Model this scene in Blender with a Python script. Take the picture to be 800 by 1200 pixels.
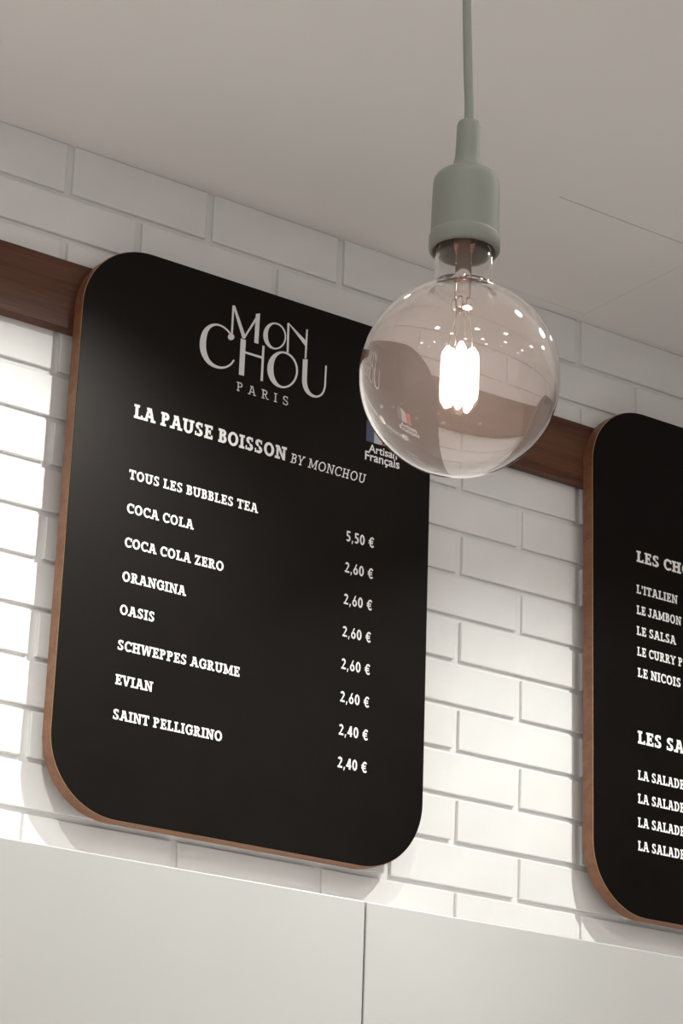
import bpy, bmesh, math, random
from mathutils import Vector, Matrix, noise

for o in list(bpy.data.objects): bpy.data.objects.remove(o)
SC = bpy.context.scene
COL = SC.collection
rnd = random.Random(7)

# ------------------------------------------------------------------ camera
# measured from the brick grid of the photograph (220 mm x 63.9 mm module)
F = 2963.07
CW = Vector((-2.1647, -2.6801, 0.9872))
RM = Matrix(((0.8164, -0.2252, -0.5318), (-0.5766, -0.2652, -0.7728), (0.0329, 0.9375, -0.3464)))
cam_d = bpy.data.cameras.new('camera')
cam = bpy.data.objects.new('camera', cam_d); COL.objects.link(cam)
cam_d.sensor_fit = 'VERTICAL'; cam_d.sensor_height = 36.0
cam_d.lens = F / 1200.0 * 36.0
cam_d.clip_start = 0.05; cam_d.clip_end = 100
cam.matrix_world = Matrix.Translation(CW) @ RM.to_4x4()
SC.camera = cam

# ------------------------------------------------------------------ world, exposure
w = bpy.data.worlds.new('hall_light'); SC.world = w; w.use_nodes = True
bg = w.node_tree.nodes['Background']
bg.inputs[0].default_value = (1.0, 0.945, 0.935, 1); bg.inputs[1].default_value = 0.60
vs = SC.view_settings
vs.view_transform = 'Standard'; vs.look = 'None'; vs.gamma = 1.0; vs.exposure = 0.06
vs.use_curve_mapping = False
SC.cycles.max_bounces = 12; SC.cycles.transmission_bounces = 10; SC.cycles.glossy_bounces = 6
SC.cycles.sample_clamp_indirect = 4.0
SC.cycles.caustics_reflective = False

CEIL = 2.60
# the row of recessed downlights over the counter wall: (x, y, watts, aim x)
SPOTS = [(-1.20, -0.725, 28, -0.85, 0.9, 80), (-0.52, -0.728, 46, -0.98, 1.49, 86), (0.16, -0.728, 44, 0.04, 1.00, 84)]
for (x, y, e, ax, az, sz) in SPOTS:
    ld = bpy.data.lights.new('downlight_beam', 'SPOT')
    ld.energy = e; ld.color = (0.975, 1.0, 0.935); ld.shadow_soft_size = 0.012
    ld.spot_size = math.radians(sz); ld.spot_blend = 0.7
    lo = bpy.data.objects.new('downlight_beam', ld); COL.objects.link(lo)
    lo.location = (x, y, CEIL - 0.012)
    d = Vector((ax, -0.16, az)) - lo.location
    lo.rotation_euler = d.to_track_quat('-Z', 'Y').to_euler()


def un(px, py, Y=0.0):
    """photo pixel -> point on the vertical plane y = Y"""
    d = RM @ Vector(((px - 400) / F, -(py - 600) / F, -1.0))
    return CW + d * ((Y - CW.y) / d.y)


# ------------------------------------------------------------------ helpers
def link(name, me, m=None, parent=None):
    o = bpy.data.objects.new(name, me); COL.objects.link(o)
    if m is not None and me is not None and not me.materials: me.materials.append(m)
    if parent is not None: o.parent = parent
    return o


def thing(name, label, cat, loc=(0, 0, 0), group=None):
    o = bpy.data.objects.new(name, None); COL.objects.link(o)
    o.location = loc; o.empty_display_size = 0.05
    o['label'] = label; o['category'] = cat
    if group: o['group'] = group
    return o


def fin(name, bm, m, parent=None, smooth=False, off=(0, 0, 0)):
    if off != (0, 0, 0): bmesh.ops.translate(bm, vec=-Vector(off), verts=bm.verts)
    bmesh.ops.recalc_face_normals(bm, faces=bm.faces)
    me = bpy.data.meshes.new(name); bm.to_mesh(me); bm.free()
    if smooth:
        for p in me.polygons: p.use_smooth = True
    return link(name, me, m, parent)


def box(bm, x0, y0, z0, x1, y1, z1, bevel=0, seg=1):
    r = bmesh.ops.create_cube(bm, size=1)
    for v in r['verts']:
        v.co = Vector((x0 + (v.co.x + .5) * (x1 - x0), y0 + (v.co.y + .5) * (y1 - y0), z0 + (v.co.z + .5) * (z1 - z0)))
    if bevel:
        es = list({e for v in r['verts'] for e in v.link_edges})
        bmesh.ops.bevel(bm, geom=es, offset=bevel, segments=seg, affect='EDGES', profile=.5)


def lathe(bm, prof, n=64, close=False, M=None):
    rings = []
    for (r, z) in prof:
        if r < 1e-6: rings.append([bm.verts.new((0, 0, z))])
        else: rings.append([bm.verts.new((r * math.cos(2 * math.pi * i / n), r * math.sin(2 * math.pi * i / n), z)) for i in range(n)])
    pairs = list(zip(rings[:-1], rings[1:])) + ([(rings[-1], rings[0])] if close else [])
    for a, b in pairs:
        for i in range(n):
            j = (i + 1) % n
            if len(a) == 1 and len(b) == 1: continue
            if len(a) == 1: bm.faces.new((a[0], b[j], b[i]))
            elif len(b) == 1: bm.faces.new((a[i], a[j], b[0]))
            else: bm.faces.new((a[i], a[j], b[j], b[i]))
    if M is not None:
        vs_ = [v for r in rings for v in r]
        bmesh.ops.transform(bm, matrix=M, verts=vs_)


def tube(bm, pts, r, n=12):
    pts = [Vector(p) for p in pts]; rings = []
    up = Vector((0.3, 1, 0.1))
    for i, p in enumerate(pts):
        t = (pts[min(i + 1, len(pts) - 1)] - pts[max(i - 1, 0)]).normalized()
        a = t.cross(up).normalized(); b = t.cross(a)
        rr = r[i] if isinstance(r, (list, tuple)) else r
        rings.append([bm.verts.new(p + (a * math.cos(2 * math.pi * k / n) + b * math.sin(2 * math.pi * k / n)) * rr) for k in range(n)])
    for a, b in zip(rings[:-1], rings[1:]):
        for k in range(n): bm.faces.new((a[k], a[(k + 1) % n], b[(k + 1) % n], b[k]))
    bm.faces.new(rings[0][::-1]); bm.faces.new(rings[-1])


# ------------------------------------------------------------------ materials
def mat(name, col, rough=0.5, metal=0.0, spec=0.5):
    m = bpy.data.materials.new(name); m.use_nodes = True
    b = m.node_tree.nodes['Principled BSDF']
    b.inputs['Base Color'].default_value = (*col, 1); b.inputs['Roughness'].default_value = rough
    b.inputs['Metallic'].default_value = metal; b.inputs['Specular IOR Level'].default_value = spec if name != 'oiled_wood' else .25
    return m


def mottle(m, c0, c1, scale=8, stretch=(1, 1, 1), bump=0.0, bscale=60, detail=4, rough=None, obj_rand=0.0):
    """noise between two colours plus fine relief, in object space"""
    nt = m.node_tree; N = nt.nodes; L = nt.links; b = N['Principled BSDF']
    tc = N.new('ShaderNodeTexCoord'); mp = N.new('ShaderNodeMapping'); mp.inputs['Scale'].default_value = stretch
    L.new(tc.outputs['Object'], mp.inputs['Vector'])
    nz = N.new('ShaderNodeTexNoise'); nz.inputs['Scale'].default_value = scale; nz.inputs['Detail'].default_value = detail
    L.new(mp.outputs[0], nz.inputs['Vector'])
    cr = N.new('ShaderNodeValToRGB'); cr.color_ramp.elements[0].color = (*c0, 1); cr.color_ramp.elements[1].color = (*c1, 1)
    cr.color_ramp.elements[0].position = .32; cr.color_ramp.elements[1].position = .68
    L.new(nz.outputs['Fac'], cr.inputs['Fac'])
    out = cr.outputs['Color']
    if obj_rand:
        oi = N.new('ShaderNodeObjectInfo'); hs = N.new('ShaderNodeHueSaturation')
        ma = N.new('ShaderNodeMath'); ma.operation = 'MULTIPLY_ADD'; ma.inputs[1].default_value = obj_rand; ma.inputs[2].default_value = 1 - obj_rand / 2
        L.new(oi.outputs['Random'], ma.inputs[0]); L.new(ma.outputs[0], hs.inputs['Value']); L.new(out, hs.inputs['Color']); out = hs.outputs['Color']
    L.new(out, b.inputs['Base Color'])
    if bump:
        n2 = N.new('ShaderNodeTexNoise'); n2.inputs['Scale'].default_value = bscale; n2.inputs['Detail'].default_value = 3
        L.new(mp.outputs[0], n2.inputs['Vector'])
        bp = N.new('ShaderNodeBump'); bp.inputs['Strength'].default_value = bump; bp.inputs['Distance'].default_value = 0.002
        L.new(n2.outputs['Fac'], bp.inputs['Height']); L.new(bp.outputs['Normal'], b.inputs['Normal'])
    return m


M_brick = mottle(mat('white_brick_paint', (.8, .78, .76), .42), (.77, .765, .755), (.81, .805, .795), 14, bump=.10, bscale=45, obj_rand=.035)
M_ceil = mottle(mat('ceiling_paint', (.7, .66, .63), .8), (.80, .765, .74), (.83, .795, .77), 2.5, bump=.05, bscale=40)
M_floor = mottle(mat('floor_tile', (.4, .38, .36), .4), (.70, .68, .66), (.76, .74, .72), 3)
M_cab = mottle(mat('grey_white_laminate', (.6, .6, .59), .38), (.535, .535, .522), (.555, .555, .542), 5)
M_carc = mat('cabinet_carcass', (.55, .53, .52), .5)
M_black = mottle(mat('black_laminate', (.012, .010, .009), .40, spec=.11), (.0032, .0026, .0022), (.0048, .0038, .0034), 20, bump=.06, bscale=350)
M_black.node_tree.nodes['Principled BSDF'].inputs['Specular Tint'].default_value = (1, .88, .84, 1)
M_white = mat('white_print', (.93, .92, .91), .5)
M_silver = mat('silver_print', (.72, .71, .70), .42, .1)
M_blue = mat('blue_print', (.075, .085, .15), .5)
M_red = mat('red_print', (.55, .04, .03), .5)
M_palegrey = mat('pale_print', (.55, .55, .58), .5)
M_mint = mottle(mat('mint_silicone', (.21, .22, .19), .55), (.190, .202, .175), (.203, .215, .187), 25)
M_cord = mat('mint_cord', (.20, .22, .19), .6)
M_copper = mat('copper_screw_cap', (.62, .30, .22), .28, 1)
M_steel = mat('bright_metal', (.75, .72, .68), .2, 1)
M_ring = mat('white_trim_ring', (.8, .78, .75), .4)


def wood(name, dark, light, rough, sc=1.0):
    m = mat(name, light, rough)
    nt = m.node_tree; N = nt.nodes; L = nt.links; b = N['Principled BSDF']
    tc = N.new('ShaderNodeTexCoord'); mp = N.new('ShaderNodeMapping'); mp.inputs['Scale'].default_value = (1.2 * sc, 9 * sc, 14 * sc)
    L.new(tc.outputs['Object'], mp.inputs['Vector'])
    n1 = N.new('ShaderNodeTexNoise'); n1.inputs['Scale'].default_value = 3; n1.inputs['Detail'].default_value = 6; n1.inputs['Distortion'].default_value = .8
    L.new(mp.outputs[0], n1.inputs['Vector'])
    mp2 = N.new('ShaderNodeMapping'); mp2.inputs['Scale'].default_value = (6 * sc, 90 * sc, 160 * sc); L.new(tc.outputs['Object'], mp2.inputs['Vector'])
    n2 = N.new('ShaderNodeTexNoise'); n2.inputs['Scale'].default_value = 2; n2.inputs['Detail'].default_value = 4
    L.new(mp2.outputs[0], n2.inputs['Vector'])
    mx = N.new('ShaderNodeMix'); mx.data_type = 'FLOAT'; mx.inputs[0].default_value = .35
    L.new(n1.outputs['Fac'], mx.inputs[2]); L.new(n2.outputs['Fac'], mx.inputs[3])
    cr = N.new('ShaderNodeValToRGB'); cr.color_ramp.elements[0].color = (*dark, 1); cr.color_ramp.elements[1].color = (*light, 1)
    cr.color_ramp.elements[0].position = .36; cr.color_ramp.elements[1].position = .62
    L.new(mx.outputs[0], cr.inputs['Fac']); L.new(cr.outputs['Color'], b.inputs['Base Color'])
    bp = N.new('ShaderNodeBump'); bp.inputs['Strength'].default_value = .15; bp.inputs['Distance'].default_value = .0006
    L.new(n2.outputs['Fac'], bp.inputs['Height']); L.new(bp.outputs['Normal'], b.inputs['Normal'])
    return m


M_rail = wood('oiled_wood', (.062, .022, .011), (.125, .052, .028), .45)
M_ply = wood('plywood_edge', (.16, .062, .027), (.25, .108, .048), .5)
M_lip = mat('pale_wood_lip', (.55, .34, .18), .5)


def emit(name, col, s):
    m = bpy.data.materials.new(name); m.use_nodes = True; N = m.node_tree.nodes; N.clear()
    e = N.new('ShaderNodeEmission'); e.inputs[0].default_value = (*col, 1); e.inputs[1].default_value = s
    o = N.new('ShaderNodeOutputMaterial'); m.node_tree.links.new(e.outputs[0], o.inputs[0]); return m


M_lamp = emit('lamp_lens_glow', (1, .96, .91), 40)
M_fil = emit('filament_glow', (1.0, .70, .54), 55)

# bulb glass: clear, with a translucent share added to imitate the filament's flare
M_glass = bpy.data.materials.new('bulb_glass'); M_glass.use_nodes = True
N = M_glass.node_tree.nodes; L = M_glass.node_tree.links; N.clear()
g = N.new('ShaderNodeBsdfGlass'); g.inputs['IOR'].default_value = 1.5; g.inputs['Roughness'].default_value = 0; g.inputs['Color'].default_value = (.992, .985, .98, 1)
tr = N.new('ShaderNodeBsdfTranslucent'); tr.inputs[0].default_value = (.95, .9, .88, 1)
mx = N.new('ShaderNodeMixShader'); mx.inputs[0].default_value = .006
o = N.new('ShaderNodeOutputMaterial'); L.new(g.outputs[0], mx.inputs[1]); L.new(tr.outputs[0], mx.inputs[2]); L.new(mx.outputs[0], o.inputs[0])
M_cglass = bpy.data.materials.new('clear_glass'); M_cglass.use_nodes = True
N = M_cglass.node_tree.nodes; L = M_cglass.node_tree.links; N.clear()
g = N.new('ShaderNodeBsdfGlass'); g.inputs['IOR'].default_value = 1.5; g.inputs['Color'].default_value = (.98, .95, .93, 1)
o = N.new('ShaderNodeOutputMaterial'); L.new(g.outputs[0], o.inputs[0])

# ------------------------------------------------------------------ setting: wall with its bricks
BW, BH, Z0 = 0.22, 0.06388, 2.21
GX, GZ, GD = 0.0115, 0.0075, 0.0054        # joint widths and depth
bm = bmesh.new(); box(bm, -5.5, GD, 0, 3.5, 0.16, CEIL)
wall = fin('wall_back', bm, M_brick); wall['kind'] = 'structure'


def brick_mesh(w, h, seed):
    r = random.Random(seed); bm = bmesh.new()
    box(bm, 0, 0, 0, w, GD + .002, h)
    front = [e for e in bm.edges if all(v.co.y < 1e-6 for v in e.verts)]
    bmesh.ops.bevel(bm, geom=front, offset=.0013, segments=2, affect='EDGES', profile=.5)
    for v in bm.verts:
        if v.co.y < GD:
            v.co.x += r.uniform(-.0004, .0004); v.co.z += r.uniform(-.0004, .0004)
    bmesh.ops.recalc_face_normals(bm, faces=bm.faces)
    me = bpy.data.meshes.new('brick'); bm.to_mesh(me); bm.free(); me.materials.append(M_brick)
    return me


bms = [brick_mesh(BW - GX, BH - GZ, s) for s in range(5)]
top_bms = [brick_mesh(BW - GX, CEIL - .0004 - (Z0 + 5 * BH), s + 20) for s in range(3)]   # the top course runs up to the ceiling
for v in range(-5, 13):
    off = 0 if v % 2 == 0 else .5
    for k in range(-7, 5):
        x = (k + off) * BW
        b = bpy.data.objects.new('brick', rnd.choice(top_bms if v == -5 else bms)); COL.objects.link(b); b.parent = wall
        b.location = (x, rnd.uniform(-.0004, .0004), Z0 - v * BH)

# ceiling with an access hatch cut over the counter
HX0, HX1, HY0, HY1 = -0.178, 0.096, -0.293, -0.022
bm = bmesh.new()
gap = .0009
for (x0, y0, x1, y1) in ((-5.5, -6.5, HX0, GD), (HX0, -6.5, HX1, HY0), (HX0, HY1, HX1, GD), (HX1, -6.5, 3.5, GD)):
    box(bm, x0, y0, CEIL, x1, y1, CEIL + .02)
box(bm, -5.5, -6.5, CEIL + .021, 3.5, GD, CEIL + .04)
ceil = fin('ceiling', bm, M_ceil); ceil['kind'] = 'structure'
bm = bmesh.new(); box(bm, HX0 + .0004, HY0 + .0018, CEIL + .0002, HX1 - .0004, HY1 - .0003, CEIL + .0203)
hatch = fin('access_hatch_panel', bm, M_ceil, ceil)
M_side = mottle(mat('light_block_paint', (.3, .28, .27), .6), (.27, .25, .24), (.31, .29, .28), 3)
bm = bmesh.new(); box(bm, 1.9, -6.5, 0, 2.0, 0, CEIL)  # unseen side wall, added to keep hall light off the right
sw = fin('light_block_wall', bm, M_side); sw['kind'] = 'structure'
bm = bmesh.new(); box(bm, -5.5, -6.5, -.05, 3.5, .16, 0)
fl = fin('floor', bm, M_floor); fl['kind'] = 'structure'

# ------------------------------------------------------------------ wooden rail
RF = -0.020
t = thing('wooden_rail', 'reddish brown wooden rail running along the white brick wall behind both menu boards', 'rail', (-.4, RF, 2.37))
bm = bmesh.new(); box(bm, -1.65, RF, 2.3265, 1.15, -.0008, 2.4215, .0009, 1)
fin('plank', bm, M_rail, t, off=(-.4, RF, 2.37))

# ------------------------------------------------------------------ glyphs: a slab serif drawn from bars, diagonals and arcs


class Pen:
    def __init__(s, W=.2, T=.13):
        s.W, s.T, s.q = W, T, []

    def poly(s, *p): s.q.append(list(p))
    def v(s, x, y0=0, y1=1, w=None):
        w = (w or s.W) / 2; s.poly((x - w, y0), (x + w, y0), (x + w, y1), (x - w, y1))
    def h(s, y0, x0, x1, t=None): s.poly((x0, y0), (x1, y0), (x1, y0 + (t or s.T)), (x0, y0 + (t or s.T)))
    def foot(s, x, l=.13): s.h(0, x - s.W / 2 - l, x + s.W / 2 + l)
    def head(s, x, l=.13): s.h(1 - s.T, x - s.W / 2 - l, x + s.W / 2 + l)
    def d(s, x0, y0, x1, y1, w=None):
        w = (w or s.W) / 2; s.poly((x0 - w, y0), (x0 + w, y0), (x1 + w, y1), (x1 - w, y1))
    def arc(s, cx, cy, rx, ry, a0, a1, wx=None, wy=None):
        wx = wx or s.W; wy = wy or s.T * 1.1; n = max(4, int(abs(a1 - a0) / 15))
        A = [math.radians(a0 + (a1 - a0) * i / n) for i in range(n + 1)]
        for a, b in zip(A[:-1], A[1:]):
            o_ = lambda t: (cx + rx * math.cos(t), cy + ry * math.sin(t))
            i_ = lambda t: (cx + (rx - wx) * math.cos(t), cy + (ry - wy) * math.sin(t))
            s.poly(o_(a), o_(b), i_(b), i_(a))


def glyph(c, W, T):
    p = Pen(W, T); S = .11; h = W / 2
    if c == 'A':
        p.d(.19, 0, .46, 1, W * .85); p.d(.83, 0, .54, 1, W); p.h(.27, .25, .76); p.foot(.17, .09); p.foot(.83, .09); p.h(1 - T, .26, .5); a = 1.0
    elif c == 'B':
        p.v(.25); p.h(0, .03, .5); p.h(1 - T, .03, .47); p.h(.47, .25, .5)
        p.arc(.46, .75, .26, .25, -90, 90); p.arc(.48, .29, .29, .29, -90, 90); a = .8
    elif c in 'CG':
        p.arc(.49, .5, .46, .52, 48, 312)
        p.v(.80, .64, .96, W * .65)
        if c == 'G': p.v(.79, .06, .46, W * .95); p.h(.40, .56, .95); a = .95
        else: p.v(.80, .08, .26, W * .45); a = .86
    elif c == 'D':
        p.v(.25); p.h(0, .03, .5); p.h(1 - T, .03, .5); p.arc(.46, .5, .46, .5, -90, 90); a = .95
    elif c in 'EFL':
        p.v(.25); p.h(0, .03, .75 if c != 'F' else .45)
        if c != 'F': p.v(.70, 0, .30, W * .6)
        if c != 'L': p.h(1 - T, .03, .72); p.v(.68, .72, 1, W * .6); p.h(.44, .25, .55); p.v(.54, .34, .66, W * .5)
        else: p.head(.25, S)
        a = .79
    elif c == 'H':
        p.v(.25); p.v(.78); p.h(.44, .25, .78)
        for x in (.25, .78): p.foot(x, S); p.head(x, S)
        a = 1.03
    elif c == 'I': p.v(.24); p.foot(.24, .12); p.head(.24, .12); a = .48
    elif c == 'J': p.v(.42, .25, 1); p.head(.42, .13); p.arc(.23, .25, .19 + h, .27, 180, 360); a = .68
    elif c == 'M':
        p.v(.22, 0, 1, W * .85); p.v(1.02, 0, 1, W * .95); p.d(.60, .12, .24, 1, W * .9); p.d(.62, .12, .99, 1, W * .7)
        p.foot(.22, S); p.foot(1.02, S); p.h(1 - T, .03, .30); p.h(1 - T, .94, 1.21); a = 1.24
    elif c == 'N':
        p.v(.22, 0, 1, W * .8); p.v(.83, 0, 1, W * .8); p.d(.83, 0, .24, 1, W); p.foot(.22, S); p.head(.83, S); p.h(1 - T, .03, .3); a = 1.03
    elif c == 'O': p.arc(.5, .5, .47, .52, 0, 360); a = 1.0
    elif c in 'PR':
        p.v(.25); p.h(1 - T, .03, .5); p.arc(.46, .72, .30, .28, -90, 90); p.h(.44, .25, .48)
        p.foot(.25, S)
        if c == 'R': p.d(.77, 0, .48, .48, W); p.h(0, .70, .95); a = .93
        else: a = .82
    elif c == 'S':
        p.arc(.39, .745, .315, .27, 35, 270); p.arc(.39, .265, .335, .28, -145, 90); p.v(.62, .70, .98, W * .5); p.v(.11, .02, .32, W * .5); a = .78
    elif c == 'T':
        p.v(.43); p.h(1 - T, .02, .84); p.v(.08, .70, 1, W * .6); p.v(.78, .70, 1, W * .6); p.foot(.43, .12); a = .86
    elif c == 'U':
        p.v(.23, .33, 1); p.v(.78, .33, 1); p.arc(.505, .35, .275 + h, .37, 180, 360); p.head(.23, S); p.head(.78, S); a = 1.0
    elif c == 'V':
        p.d(.46, 0, .17, 1, W); p.d(.50, 0, .78, 1, W * .8); p.head(.17, .09); p.head(.78, .09); a = .95
    elif c == 'W':
        p.d(.37, 0, .16, 1, W * .95); p.d(.41, 0, .65, 1, W * .7); p.d(.93, 0, .69, 1, W * .95); p.d(.97, 0, 1.16, 1, W * .7)
        p.head(.16, .09); p.head(1.16, .09); p.h(1 - T, .55, .8); a = 1.32
    elif c == 'Y':
        p.v(.45, 0, .45); p.d(.45, .40, .15, 1, W); p.d(.45, .40, .77, 1, W * .8); p.foot(.45, S); p.head(.15, .09); p.head(.77, .09); a = .92
    elif c == 'Z':
        p.h(0, .06, .76); p.h(1 - T, .08, .76); p.d(.17, 0, .64, 1, W); p.v(.12, .70, 1, W * .6); p.v(.71, 0, .30, W * .6); a = .82
    elif c == "'": p.v(.13, .66, 1, W * .8); a = .25
    elif c == ' ': a = .34
    # figures, plainer and rounder
    elif c == '0': p.arc(.33, .5, .31, .51, 0, 360, W * .95, T * 1.15); a = .68
    elif c == '2': p.arc(.29, .72, .27, .29, -10, 160, W * .95, T * 1.15); p.poly((.02, 0), (.02 + W, T), (.56, .66), (.56 - W * .9, .66)); p.h(0, .02, .58, T * 1.15); a = .63
    elif c == '4': p.v(.44, 0, 1, W * .95); p.h(.22, .0, .62, T * 1.1); p.d(.10, .25, .42, 1, W * .85); a = .66
    elif c == '5': p.h(1 - T, .12, .54, T * 1.1); p.v(.16, .5, 1, W * .8); p.arc(.27, .31, .30, .33, -140, 120, W * .95, T * 1.15); a = .62
    elif c == '6': p.arc(.33, .32, .30, .34, 0, 360, W * .9, T * 1.1); p.poly((.04, .30), (.04 + W * .9, .36), (.50, 1.02), (.36, 1.02)); a = .67
    elif c == ',': p.poly((.05, -.18), (.14, -.18), (.24, .15), (.08, .15)); a = .30
    elif c == '€': p.arc(.44, .5, .36, .52, 45, 315, W * .9, T * 1.1); p.h(.54, 0, .55, T * .8); p.h(.34, 0, .55, T * .8); a = .75
    else: a = .5
    return p.q, a


def line_polys(txt, W=.2, T=.13, track=.06, slant=0):
    x = 0; out = []
    for c in txt:
        q, a = glyph(c, W, T)
        for pl in q: out.append([(x + X + slant * Y, Y) for X, Y in pl])
        x += a + track
    return out, x - track


class Flat:
    """flat print on a board face: polygons given in board x, z, extruded a hair"""
    def __init__(s, Y): s.bm = bmesh.new(); s.Y = Y; s.k = 0
    def poly(s, pts):
        s.k += 1; y = s.Y - 4e-6 * (s.k % 40)      # overlapping strokes never share a plane
        a = [s.bm.verts.new((x, y, z)) for x, z in pts]
        try: f = s.bm.faces.new(a)
        except ValueError: return
        f.normal_update()
        if f.normal.y > 0: f.normal_flip()
    def done(s, name, m, parent, off):
        bm = s.bm
        bmesh.ops.translate(bm, vec=-Vector(off), verts=bm.verts)
        me = bpy.data.meshes.new(name); bm.to_mesh(me); bm.free()
        return link(name, me, m, parent)


# ------------------------------------------------------------------ menu boards
BF = -0.0425            # plane of the black faces
TP = BF - 0.0006        # plane of the print
BX0, BX1, BZ0, BZ1, BR = -0.7645, -0.2015, 1.6925, 2.4565, 0.098


def rounded(x0, z0, x1, z1, r, n=20):
    pts = []
    for (cx, cz, a0) in ((x1 - r, z0 + r, -90), (x1 - r, z1 - r, 0), (x0 + r, z1 - r, 90), (x0 + r, z0 + r, 180)):
        for i in range(n + 1):
            a = math.radians(a0 + 90 * i / n); pts.append((cx + r * math.cos(a), cz + r * math.sin(a)))
    return pts


def slab(bm, pts, y0, y1, bev=0):
    a = [bm.verts.new((x, y0, z)) for x, z in pts]; b = [bm.verts.new((x, y1, z)) for x, z in pts]
    n = len(pts); f = bm.faces.new(a); bm.faces.new(b[::-1])
    for i in range(n): bm.faces.new((a[i], b[i], b[(i + 1) % n], a[(i + 1) % n]))
    if bev: bmesh.ops.bevel(bm, geom=list(f.edges), offset=bev, segments=2, affect='EDGES')


def board(x0, label):
    dx = x0 - BX0
    t = thing('menu_board', label, 'menu board', (x0 + (BX1 - BX0) / 2, RF, BZ0))
    o = tuple(t.location)
    bm = bmesh.new(); slab(bm, rounded(BX0 + dx, BZ0, BX1 + dx, BZ1, BR), BF + .0022, RF - .0003)
    p = fin('wooden_backing', bm, M_ply, t, off=o); p['label'] = 'reddish plywood edge with rounded corners'
    bm = bmesh.new(); slab(bm, rounded(BX0 + dx + .0002, BZ0 + .0002, BX1 + dx - .0002, BZ1 - .0002, BR), BF + .0014, BF + .0021)
    fin('pale_glue_line', bm, M_lip, t, off=o)
    bm = bmesh.new(); slab(bm, rounded(BX0 + dx + .0007, BZ0 + .0007, BX1 + dx - .0007, BZ1 - .0007, BR), BF, BF + .0014, .0003)
    p = fin('black_face', bm, M_black, t, off=o); p['label'] = 'matt black laminate face'
    return t, o


def put_text(t, o, txt, p0, p1=None, cap=None, W=.2, T=.13, track=.06, name='menu_line', m=None, width=None, slant=0):
    """text whose baseline starts at photo pixel p0 (and ends at p1), cap height in metres"""
    a = un(*p0, TP); polys, wd = line_polys(txt, W, T, track, slant)
    sx = (un(*p1, TP).x - a.x) / wd if p1 else width
    f = Flat(TP)
    for pl in polys: f.poly([(a.x + x * sx, a.z + y * cap) for x, y in pl])
    f.done(name, m or M_white, t, o)
    return sx


b1, o1 = board(BX0, 'black drinks menu board with silver logo and price column, behind the hanging bulb')
LINES = [('TOUS LES BUBBLES TEA', (151, 561), (302, 601.7)), ('COCA COLA', (148.3, 600.5), (226.5, 621.3)),
         ('COCA COLA ZERO', (145.7, 640.5), (262, 669.3)), ('ORANGINA', (142.8, 680.5), (217.5, 698.5)),
         ('OASIS', (140, 719.5), (181, 729.5)), ('SCHWEPPES AGRUME', (137.3, 761), (280.7, 792.7)),
         ('EVIAN', (134.7, 801.5), (178.6, 811.5)), ('SAINT PELLIGRINO', (131.8, 842.3), (260.2, 868.7))]
for s_, a_, b_ in LINES: put_text(b1, o1, s_, a_, b_, .0131, .23, .17)
PR = [('5,50 €', (405.3, 633.7), (438.7, 641)), ('2,60 €', (403.8, 670.3), (437.6, 677.3)), ('2,60 €', (402.5, 707.5), (436.4, 714.7)),
      ('2,60 €', (401, 745.5), (435, 752.3)), ('2,60 €', (399.6, 783.5), (434, 790.3)), ('2,60 €', (398.3, 822), (433, 828.8)),
      ('2,40 €', (396.7, 860.7), (431.6, 867.5)), ('2,40 €', (395.3, 899), (430.2, 905.6))]
for s_, a_, b_ in PR: put_text(b1, o1, s_, a_, b_, .0146, .205, .155, name='price')
put_text(b1, o1, 'LA PAUSE BOISSON', (156.5, 489.3), (335, 541.3), .0192, .25, .18, name='heading')
put_text(b1, o1, 'BY MONCHOU', (339.5, 541.8), (427.5, 566.8), .0138, .14, .11, track=.08, name='subheading', slant=.2)
put_text(b1, o1, 'PARIS', (276.6, 457.5), (338, 475.2), .0130, .14, .11, track=.62, name='logo_city_name', m=M_silver)

# logo: strokes traced on the board plane, (x, y, width) in units of the detail view
f = Flat(TP)
def LP(x, y): q = un(220 + x / 4.444, 340 + y / 4.444, TP); return (q.x, q.z)
def vstroke(pts):
    P = [Vector((x, y)) for x, y, _ in pts]; Ls, Rs = [], []
    for i, p in enumerate(P):
        d = (P[min(i + 1, len(P) - 1)] - P[max(i - 1, 0)]).normalized(); n = Vector((-d.y, d.x)) * pts[i][2] / 2
        Ls.append(p + n); Rs.append(p - n)
    for i in range(len(P) - 1): f.poly([LP(*Ls[i]), LP(*Ls[i + 1]), LP(*Rs[i + 1]), LP(*Rs[i])])
def quad(*p): f.poly([LP(*q) for q in p])
def smooth(pts, k=6):
    out = []
    for i in range(len(pts) - 1):
        p0, p1, p2, p3 = (Vector(pts[max(0, min(len(pts) - 1, j))]) for j in (i - 1, i, i + 1, i + 2))
        for s in range(k):
            u = s / k; out.append(tuple(.5 * ((2 * p1) + (-p0 + p2) * u + (2 * p0 - 5 * p1 + 4 * p2 - p3) * u * u + (-p0 + 3 * p1 - 3 * p2 + p3) * u ** 3)))
    out.append(tuple(pts[-1])); return out
def ring(cx, cy, rx, ry, thick, thin, tilt=.06, n=48):
    P = []
    for i in range(n + 1):
        a = 2 * math.pi * i / n; c, s = math.cos(a), math.sin(a)
        wv = thin + (thick - thin) * max(0, -c) ** 1.3
        P.append((cx + (rx - wv / 2) * c, cy + (ry - wv / 2) * s + (rx * c) * tilt, wv))
    P2 = P[:-1]
    V = [Vector((x, y)) for x, y, _ in P2]; m_ = len(V); Lx, Rx = [], []
    for i in range(m_):
        d = (V[(i + 1) % m_] - V[i - 1]).normalized(); nn = Vector((-d.y, d.x)) * P2[i][2] / 2; Lx.append(V[i] + nn); Rx.append(V[i] - nn)
    for i in range(m_):
        j = (i + 1) % m_; f.poly([LP(*Lx[i]), LP(*Lx[j]), LP(*Rx[j]), LP(*Rx[i])])
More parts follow.
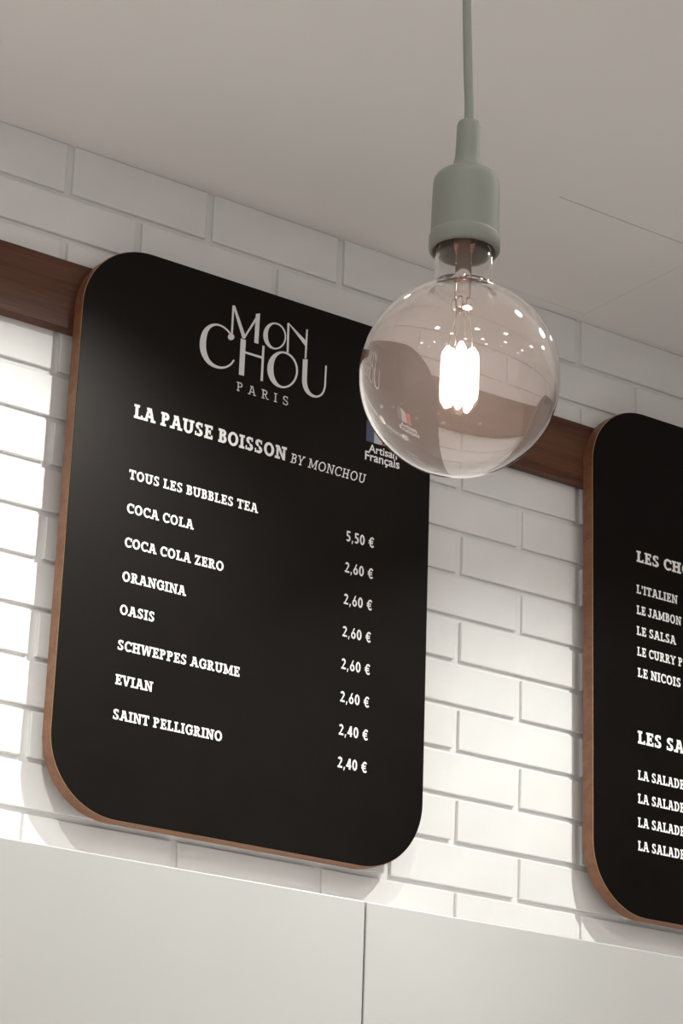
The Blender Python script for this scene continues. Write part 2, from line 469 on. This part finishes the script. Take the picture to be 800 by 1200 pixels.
# M O N
quad((233, 80), (243, 80), (235, 232), (225, 232)); quad((234, 80), (247, 82), (304, 248), (284, 250))
quad((287, 252), (296, 254), (378, 126), (366, 122)); quad((355, 124), (377, 122), (368, 280), (346, 274))
ring(453, 239, 60, 70, 24, 8)
quad((519, 172), (530, 172), (525, 326), (515, 324)); quad((521, 170), (531, 176), (622, 270), (618, 300)); quad((617, 204), (626, 206), (618, 357), (608, 355))
# C H O U
vstroke(smooth([(226, 240, 8), (214, 218, 9), (185, 192, 9), (150, 180, 10), (115, 190, 18), (90, 222, 28), (79, 275, 33), (84, 325, 30), (108, 372, 22), (145, 398, 15), (185, 404, 11), (220, 390, 10), (241, 364, 8)]))
f.poly([LP(226 + 17 * math.cos(i * math.pi / 10), 244 + 17 * math.sin(i * math.pi / 10)) for i in range(20)])
quad((276, 252), (303, 260), (293, 447), (266, 440)); quad((296, 318), (392, 347), (391, 359), (296, 329)); quad((389, 288), (400, 292), (391, 475), (379, 472))
ring(494, 415, 80, 96, 32, 10)
vstroke(smooth([(612, 360, 25), (609, 430, 25), (608, 480, 25), (618, 518, 22), (640, 544, 16), (670, 555, 11), (698, 542, 10), (713, 508, 9), (717, 450, 9), (720, 394, 9)]))
p = f.done('logo_lettering', M_silver, b1, o1); p['label'] = 'silver art deco logo lettering of two stacked words'

# badge with a small tricolour and two words, partly behind the globe
q = un(429, 516.5, TP); bw, bh = .040, .030
for i, (mm, nm) in enumerate(((M_blue, 'blue_band'), (M_palegrey, 'white_band'), (M_red, 'red_band'))):
    f = Flat(TP)
    x0 = q.x + i * bw / 3; x1 = q.x + (i + 1) * bw / 3
    n = 8
    f.poly([(x0, q.z), (x1, q.z)] + [(x1 + (x0 - x1) * k / n, q.z + bh + .004 * math.sin(math.pi * (i + 1 - k / n) / 1.5)) for k in range(n + 1)])
    pp = f.done('badge_band', mm, b1, o1); pp['label'] = nm.replace('_', ' ') + ' of the small badge'


def sans(t, o, txt, p0, p1, m, name):
    cu = bpy.data.curves.new(name, 'FONT'); cu.body = txt; cu.size = 1; cu.offset = .018; cu.resolution_u = 3
    tmp = bpy.data.objects.new(name, cu); COL.objects.link(tmp)
    bpy.context.view_layer.update()
    me = bpy.data.meshes.new_from_object(tmp.evaluated_get(bpy.context.evaluated_depsgraph_get()))
    bpy.data.objects.remove(tmp)
    xs = [v.co.x for v in me.vertices]; a = un(*p0, TP); b = un(*p1, TP); s = (b.x - a.x) / (max(xs) - min(xs)); x_ = min(xs)
    for v in me.vertices: v.co = Vector((a.x + (v.co.x - x_) * s, TP, a.z + v.co.y * s)) - Vector(o)
    for v in me.vertices: pass
    me.name = name; me.materials.clear(); me.materials.append(m)
    return link(name, me, m, t)


sans(b1, o1, 'Artisan', (432, 529), (465, 538.5), M_white, 'badge_word')
sans(b1, o1, 'Français', (427.6, 538), (468, 549.5), M_white, 'badge_word')

X2 = 0.0955
b2, o2 = board(X2, 'black food menu board at the right edge of the photo, cut off by the frame')
for s_, p0, cap, W_, T_, sx in (('LES CHO', (745.6, 658), .0175, .25, .18, .0180), ('LES SALADES', (747, 871), .0190, .25, .18, .0186)):
    put_text(b2, o2, s_, p0, None, cap, W_, T_, name='heading', width=sx)
sx = put_text(b2, o2, "L'ITALIEN", (745.6, 695), (793.7, 707), .0135, .23, .17)
put_text(b2, o2, 'LE SALSA', (745.8, 743.7), (791.8, 755), .0135, .23, .17)
put_text(b2, o2, 'LE NICOIS', (747, 793), (797.7, 804.5), .0138, .23, .17)
put_text(b2, o2, 'LE JAMBON', (745.8, 719.3), None, .0135, .23, .17, width=.0107)
put_text(b2, o2, 'LE CURRY P', (746.4, 768), None, .0135, .23, .17, width=.0107)
for y in (913.5, 941, 969, 996.5): put_text(b2, o2, 'LA SALADE', (747.3, y), None, .0140, .23, .17, width=.0112)

# ------------------------------------------------------------------ cabinets in front of the wall
CY = -0.35; CT = 1.571; GXc = un(429.3, 1056, CY).x
LBL = ['pale grey wall cabinet under the drinks board, left of the thin vertical gap', 'pale grey wall cabinet right of the thin vertical gap, under the brick strip', 'pale grey wall cabinet just beyond the right edge of the photo']
for i, (x0, x1) in enumerate(((GXc - .60, GXc), (GXc, GXc + .60), (GXc + .60, GXc + 1.2))):
    t = thing('wall_cabinet', LBL[i], 'cabinet', ((x0 + x1) / 2, CY, .85), group='cabinets along the wall')
    o = tuple(t.location)
    bm = bmesh.new(); box(bm, x0 + .0002, CY + .021, .86, x1 - .0002, -.002, CT - .0015); fin('body', bm, M_carc, t, off=o)
    bm = bmesh.new(); box(bm, x0 + .0014, CY, .85, x1 - .0014, CY + .019, CT, .0016, 2); fin('door', bm, M_cab, t, off=o)

# ------------------------------------------------------------------ hanging bulb
PY = -1.541
G = un(538.3, 443, PY)                       # centre of the globe
SCL = (G - CW).dot(-RM.col[2]) / F           # metres per pixel at the globe
RG = 118.5 * SCL * .995
top = un(549.0, 150, PY)
ax = (top - G).normalized()
rot = Vector((0, 0, 1)).rotation_difference(ax).to_matrix().to_4x4()
PM = Matrix.Translation(G) @ rot
cp = ax.z
def hz(px): return px * SCL / .905           # photo pixels along the axis -> metres (foreshortened by the upward view)
tp = thing('pendant_lamp', 'mint green silicone pendant lamp hanging in front of the drinks menu board', 'pendant lamp', tuple(G + ax * .15))
OFF = tuple(tp.location)
ZS = hz(148)                                  # underside of the socket
R0 = 41.3 * SCL
prof = [(R0 * .885, ZS + .050), (R0 * .885, ZS + .003), (R0 * .91, ZS + .0005), (R0 * .98, ZS), (R0 * 1.035, ZS + .0018), (R0 * 1.035, ZS + hz(17)), (R0 * 1.02, ZS + hz(19)), (R0 * .995, ZS + hz(19.6)), (R0 * .993, ZS + hz(21)),
        (R0 * .985, ZS + hz(60)), (R0 * .975, ZS + hz(82)), (R0 * .955, ZS + hz(87)), (R0 * .88, ZS + hz(92)), (R0 * .70, ZS + hz(95)), (R0 * .52, ZS + hz(98)), (R0 * .42, ZS + hz(106)), (R0 * .365, ZS + hz(117)),
        (R0 * .35, ZS + hz(135)), (R0 * .345, ZS + hz(155)), (R0 * .31, ZS + hz(160)), (R0 * .2, ZS + hz(161.5)), (0, ZS + hz(161.5))]
bm = bmesh.new(); lathe(bm, [(0, ZS + .050)] + prof, 72, M=PM); sk = fin('socket_cover', bm, M_mint, tp, True, OFF)
sk['label'] = 'mint green silicone bottle-shaped socket cover'
c0 = PM @ Vector((0, 0, ZS + hz(158)))
pts = [c0, un(549.6, 120, PY), un(548.6, 90, PY), un(547.8, 50, PY), un(547.2, 0, PY), un(546.6, -60, PY)]
last = pts[-1]; pts += [Vector((last.x, PY, last.z + .2)), Vector((last.x, PY, CEIL - .018))]
sp = smooth([(p.x, p.y, p.z) for p in pts], 5)
bm = bmesh.new(); tube(bm, sp, 5.6 * SCL, 16); fin('cord', bm, M_cord, tp, True, OFF)
bm = bmesh.new(); lathe(bm, [(0, 0), (.045, 0), (.05, -.003), (.05, -.018), (.046, -.022), (0, -.022)], 40, M=Matrix.Translation((last.x, PY, CEIL))); fin('ceiling_rose', bm, M_mint, tp, True, OFF)

# the globe bulb screwed into it: glass shell with real thickness
tb = thing('globe_bulb', 'large clear glass globe bulb with glowing filament, screwed into the mint pendant', 'light bulb', tuple(G))
OB = tuple(G)
TH = .0016
RN = 35 * SCL                               # neck radius
def shell(R, rn, z1):
    a0 = math.asin(min(.99, (rn + .002) / R)); P = []
    n = 60
    for i in range(n + 1):
        a = math.pi - (math.pi - a0) * i / n; P.append((R * math.sin(a) if i else 0, R * math.cos(a)))
    zt = P[-1][1]
    P += [(rn + .0004, zt + .0022), (rn, zt + .005), (rn * .99, z1), (rn * .9, z1 + .004), (.0145 if R > RG - .001 else .0135, z1 + .007)]
    return P
ZN = ZS + .012
outer = shell(RG, RN, ZN); inner = shell(RG - TH, RN - .0018, ZN - .001)
bm = bmesh.new(); lathe(bm, outer + inner[::-1], 128, M=PM); gl = fin('glass_globe', bm, M_glass, tb, True, OB)
gl['label'] = 'clear glass globe with small reflections of the room lights'
bm = bmesh.new(); lathe(bm, [(0, ZN + .032), (.0125, ZN + .032), (.0132, ZN + .0075), (.0128, ZN + .0068), (.0122, ZN + .0068), (.0118, ZN + .015), (0, ZN + .015)], 48, M=PM); fin('screw_cap', bm, M_copper, tb, True, OB)
# added scattering volume, stands in for the lens bloom around the filament
M_bloom = bpy.data.materials.new('warm_bloom_volume'); M_bloom.use_nodes = True
N = M_bloom.node_tree.nodes; L = M_bloom.node_tree.links; N.clear()
vsn = N.new('ShaderNodeVolumeScatter'); vsn.inputs['Color'].default_value = (1, .88, .87, 1); vsn.inputs['Density'].default_value = 1.8
o = N.new('ShaderNodeOutputMaterial'); L.new(vsn.outputs[0], o.inputs['Volume'])
bm = bmesh.new(); lathe(bm, [(0, -RG + TH + .0004)] + [((RG - TH - .0004) * math.sin(math.pi * (1 - i / 24)), (RG - TH - .0004) * math.cos(math.pi * (1 - i / 24))) for i in range(1, 24)] + [(0, RG - TH - .0004)], 48, M=PM); fin('bloom_volume', bm, M_bloom, tb, True, OB)
# stem (flared glass tube), collar of wires, filaments
bm = bmesh.new(); lathe(bm, [(0, .046), (.0042, .047), (.005, .055), (.0052, ZN - .014), (.0075, ZN - .004), (.0105, ZN + .006), (0, ZN + .006)], 32, M=PM); fin('glass_stem', bm, M_cglass, tb, True, OB)
bm = bmesh.new()
for k in range(4):
    a = k * math.pi / 2 + .5; r_ = .0035
    tube(bm, [PM @ Vector((r_ * math.cos(a), r_ * math.sin(a), .0462)), PM @ Vector((.0052 * math.cos(a), .0052 * math.sin(a), .038)), PM @ Vector((.0075 * math.cos(a), .0075 * math.sin(a), .026)), PM @ Vector((.0085 * math.cos(a), .0085 * math.sin(a), .0185))], .0005, 6)
fin('support_wires', bm, M_steel, tb, True, OB)
bm = bmesh.new()
for k in range(5):
    a = k * 1.2566
    lathe(bm, [(0, -.005), (.0018, -.0038), (.0022, 0), (.0016, .0032), (0, .004)], 10, M=PM @ Matrix.Translation((.0048 * math.cos(a), .0048 * math.sin(a), .0505)))
fin('support_beads', bm, M_steel, tb, True, OB)
ZF0, ZF1 = -hz(35), hz(36)
NF = 8
for k in range(NF):
    a = 2 * math.pi * k / NF + .2; bm = bmesh.new(); r_ = .0088
    zt = ZF1 + (.0 if k % 2 else -.004); zb = ZF0 + (.003 if k % 3 else .0)
    P = []
    for i in range(9):
        u = i / 8; z = zb + (zt - zb) * u; rr = r_ * (1 - .16 * abs(2 * u - 1) ** 4)
        P.append(PM @ Vector((rr * math.cos(a), rr * math.sin(a), z)))
    tube(bm, P, [.0014] + [.0034] * 7 + [.0014], 8)
    fin('filament', bm, M_fil, tb, True, OB)

# ------------------------------------------------------------------ recessed downlights in the ceiling
def downlight(x, y, label, r=.042, g=None):
    t = thing('ceiling_downlight', label, 'downlight', (x, y, CEIL - .006), g)
    bm = bmesh.new(); lathe(bm, [(r, -.001), (r * 1.30, -.001), (r * 1.30, -.003), (r * 1.2, -.0055), (r * 1.0, -.0055)], 40, True, M=Matrix.Translation((x, y, CEIL)))
    fin('trim_ring', bm, M_ring, t, True, (x, y, CEIL - .006))
    bm = bmesh.new(); lathe(bm, [(0, -.0045), (r * .99, -.0045), (r * .99, -.001), (0, -.001)], 32, M=Matrix.Translation((x, y, CEIL)))
    fin('lens', bm, M_lamp, t, False, (x, y, CEIL - .006))


for i, (x, y, *_r) in enumerate(SPOTS):
    downlight(x, y, ['ceiling downlight left of the drinks board, just above the frame', 'ceiling downlight above the drinks board, just above the frame', 'ceiling downlight above the food board, just above the frame'][i], .036)
downlight(0.03, -1.55, 'ceiling downlight in front of the counter, the nearest behind the lit row', .12)
for i in range(24):
    x = -5.0 + (i % 6) * 1.1 + rnd.uniform(-.25, .25); y = -2.0 - (i // 6) * .9 + rnd.uniform(-.2, .2)
    downlight(x, y, 'round ceiling downlight in the room, seen only as a dot reflected in the globe', .08, 'downlights of the room')
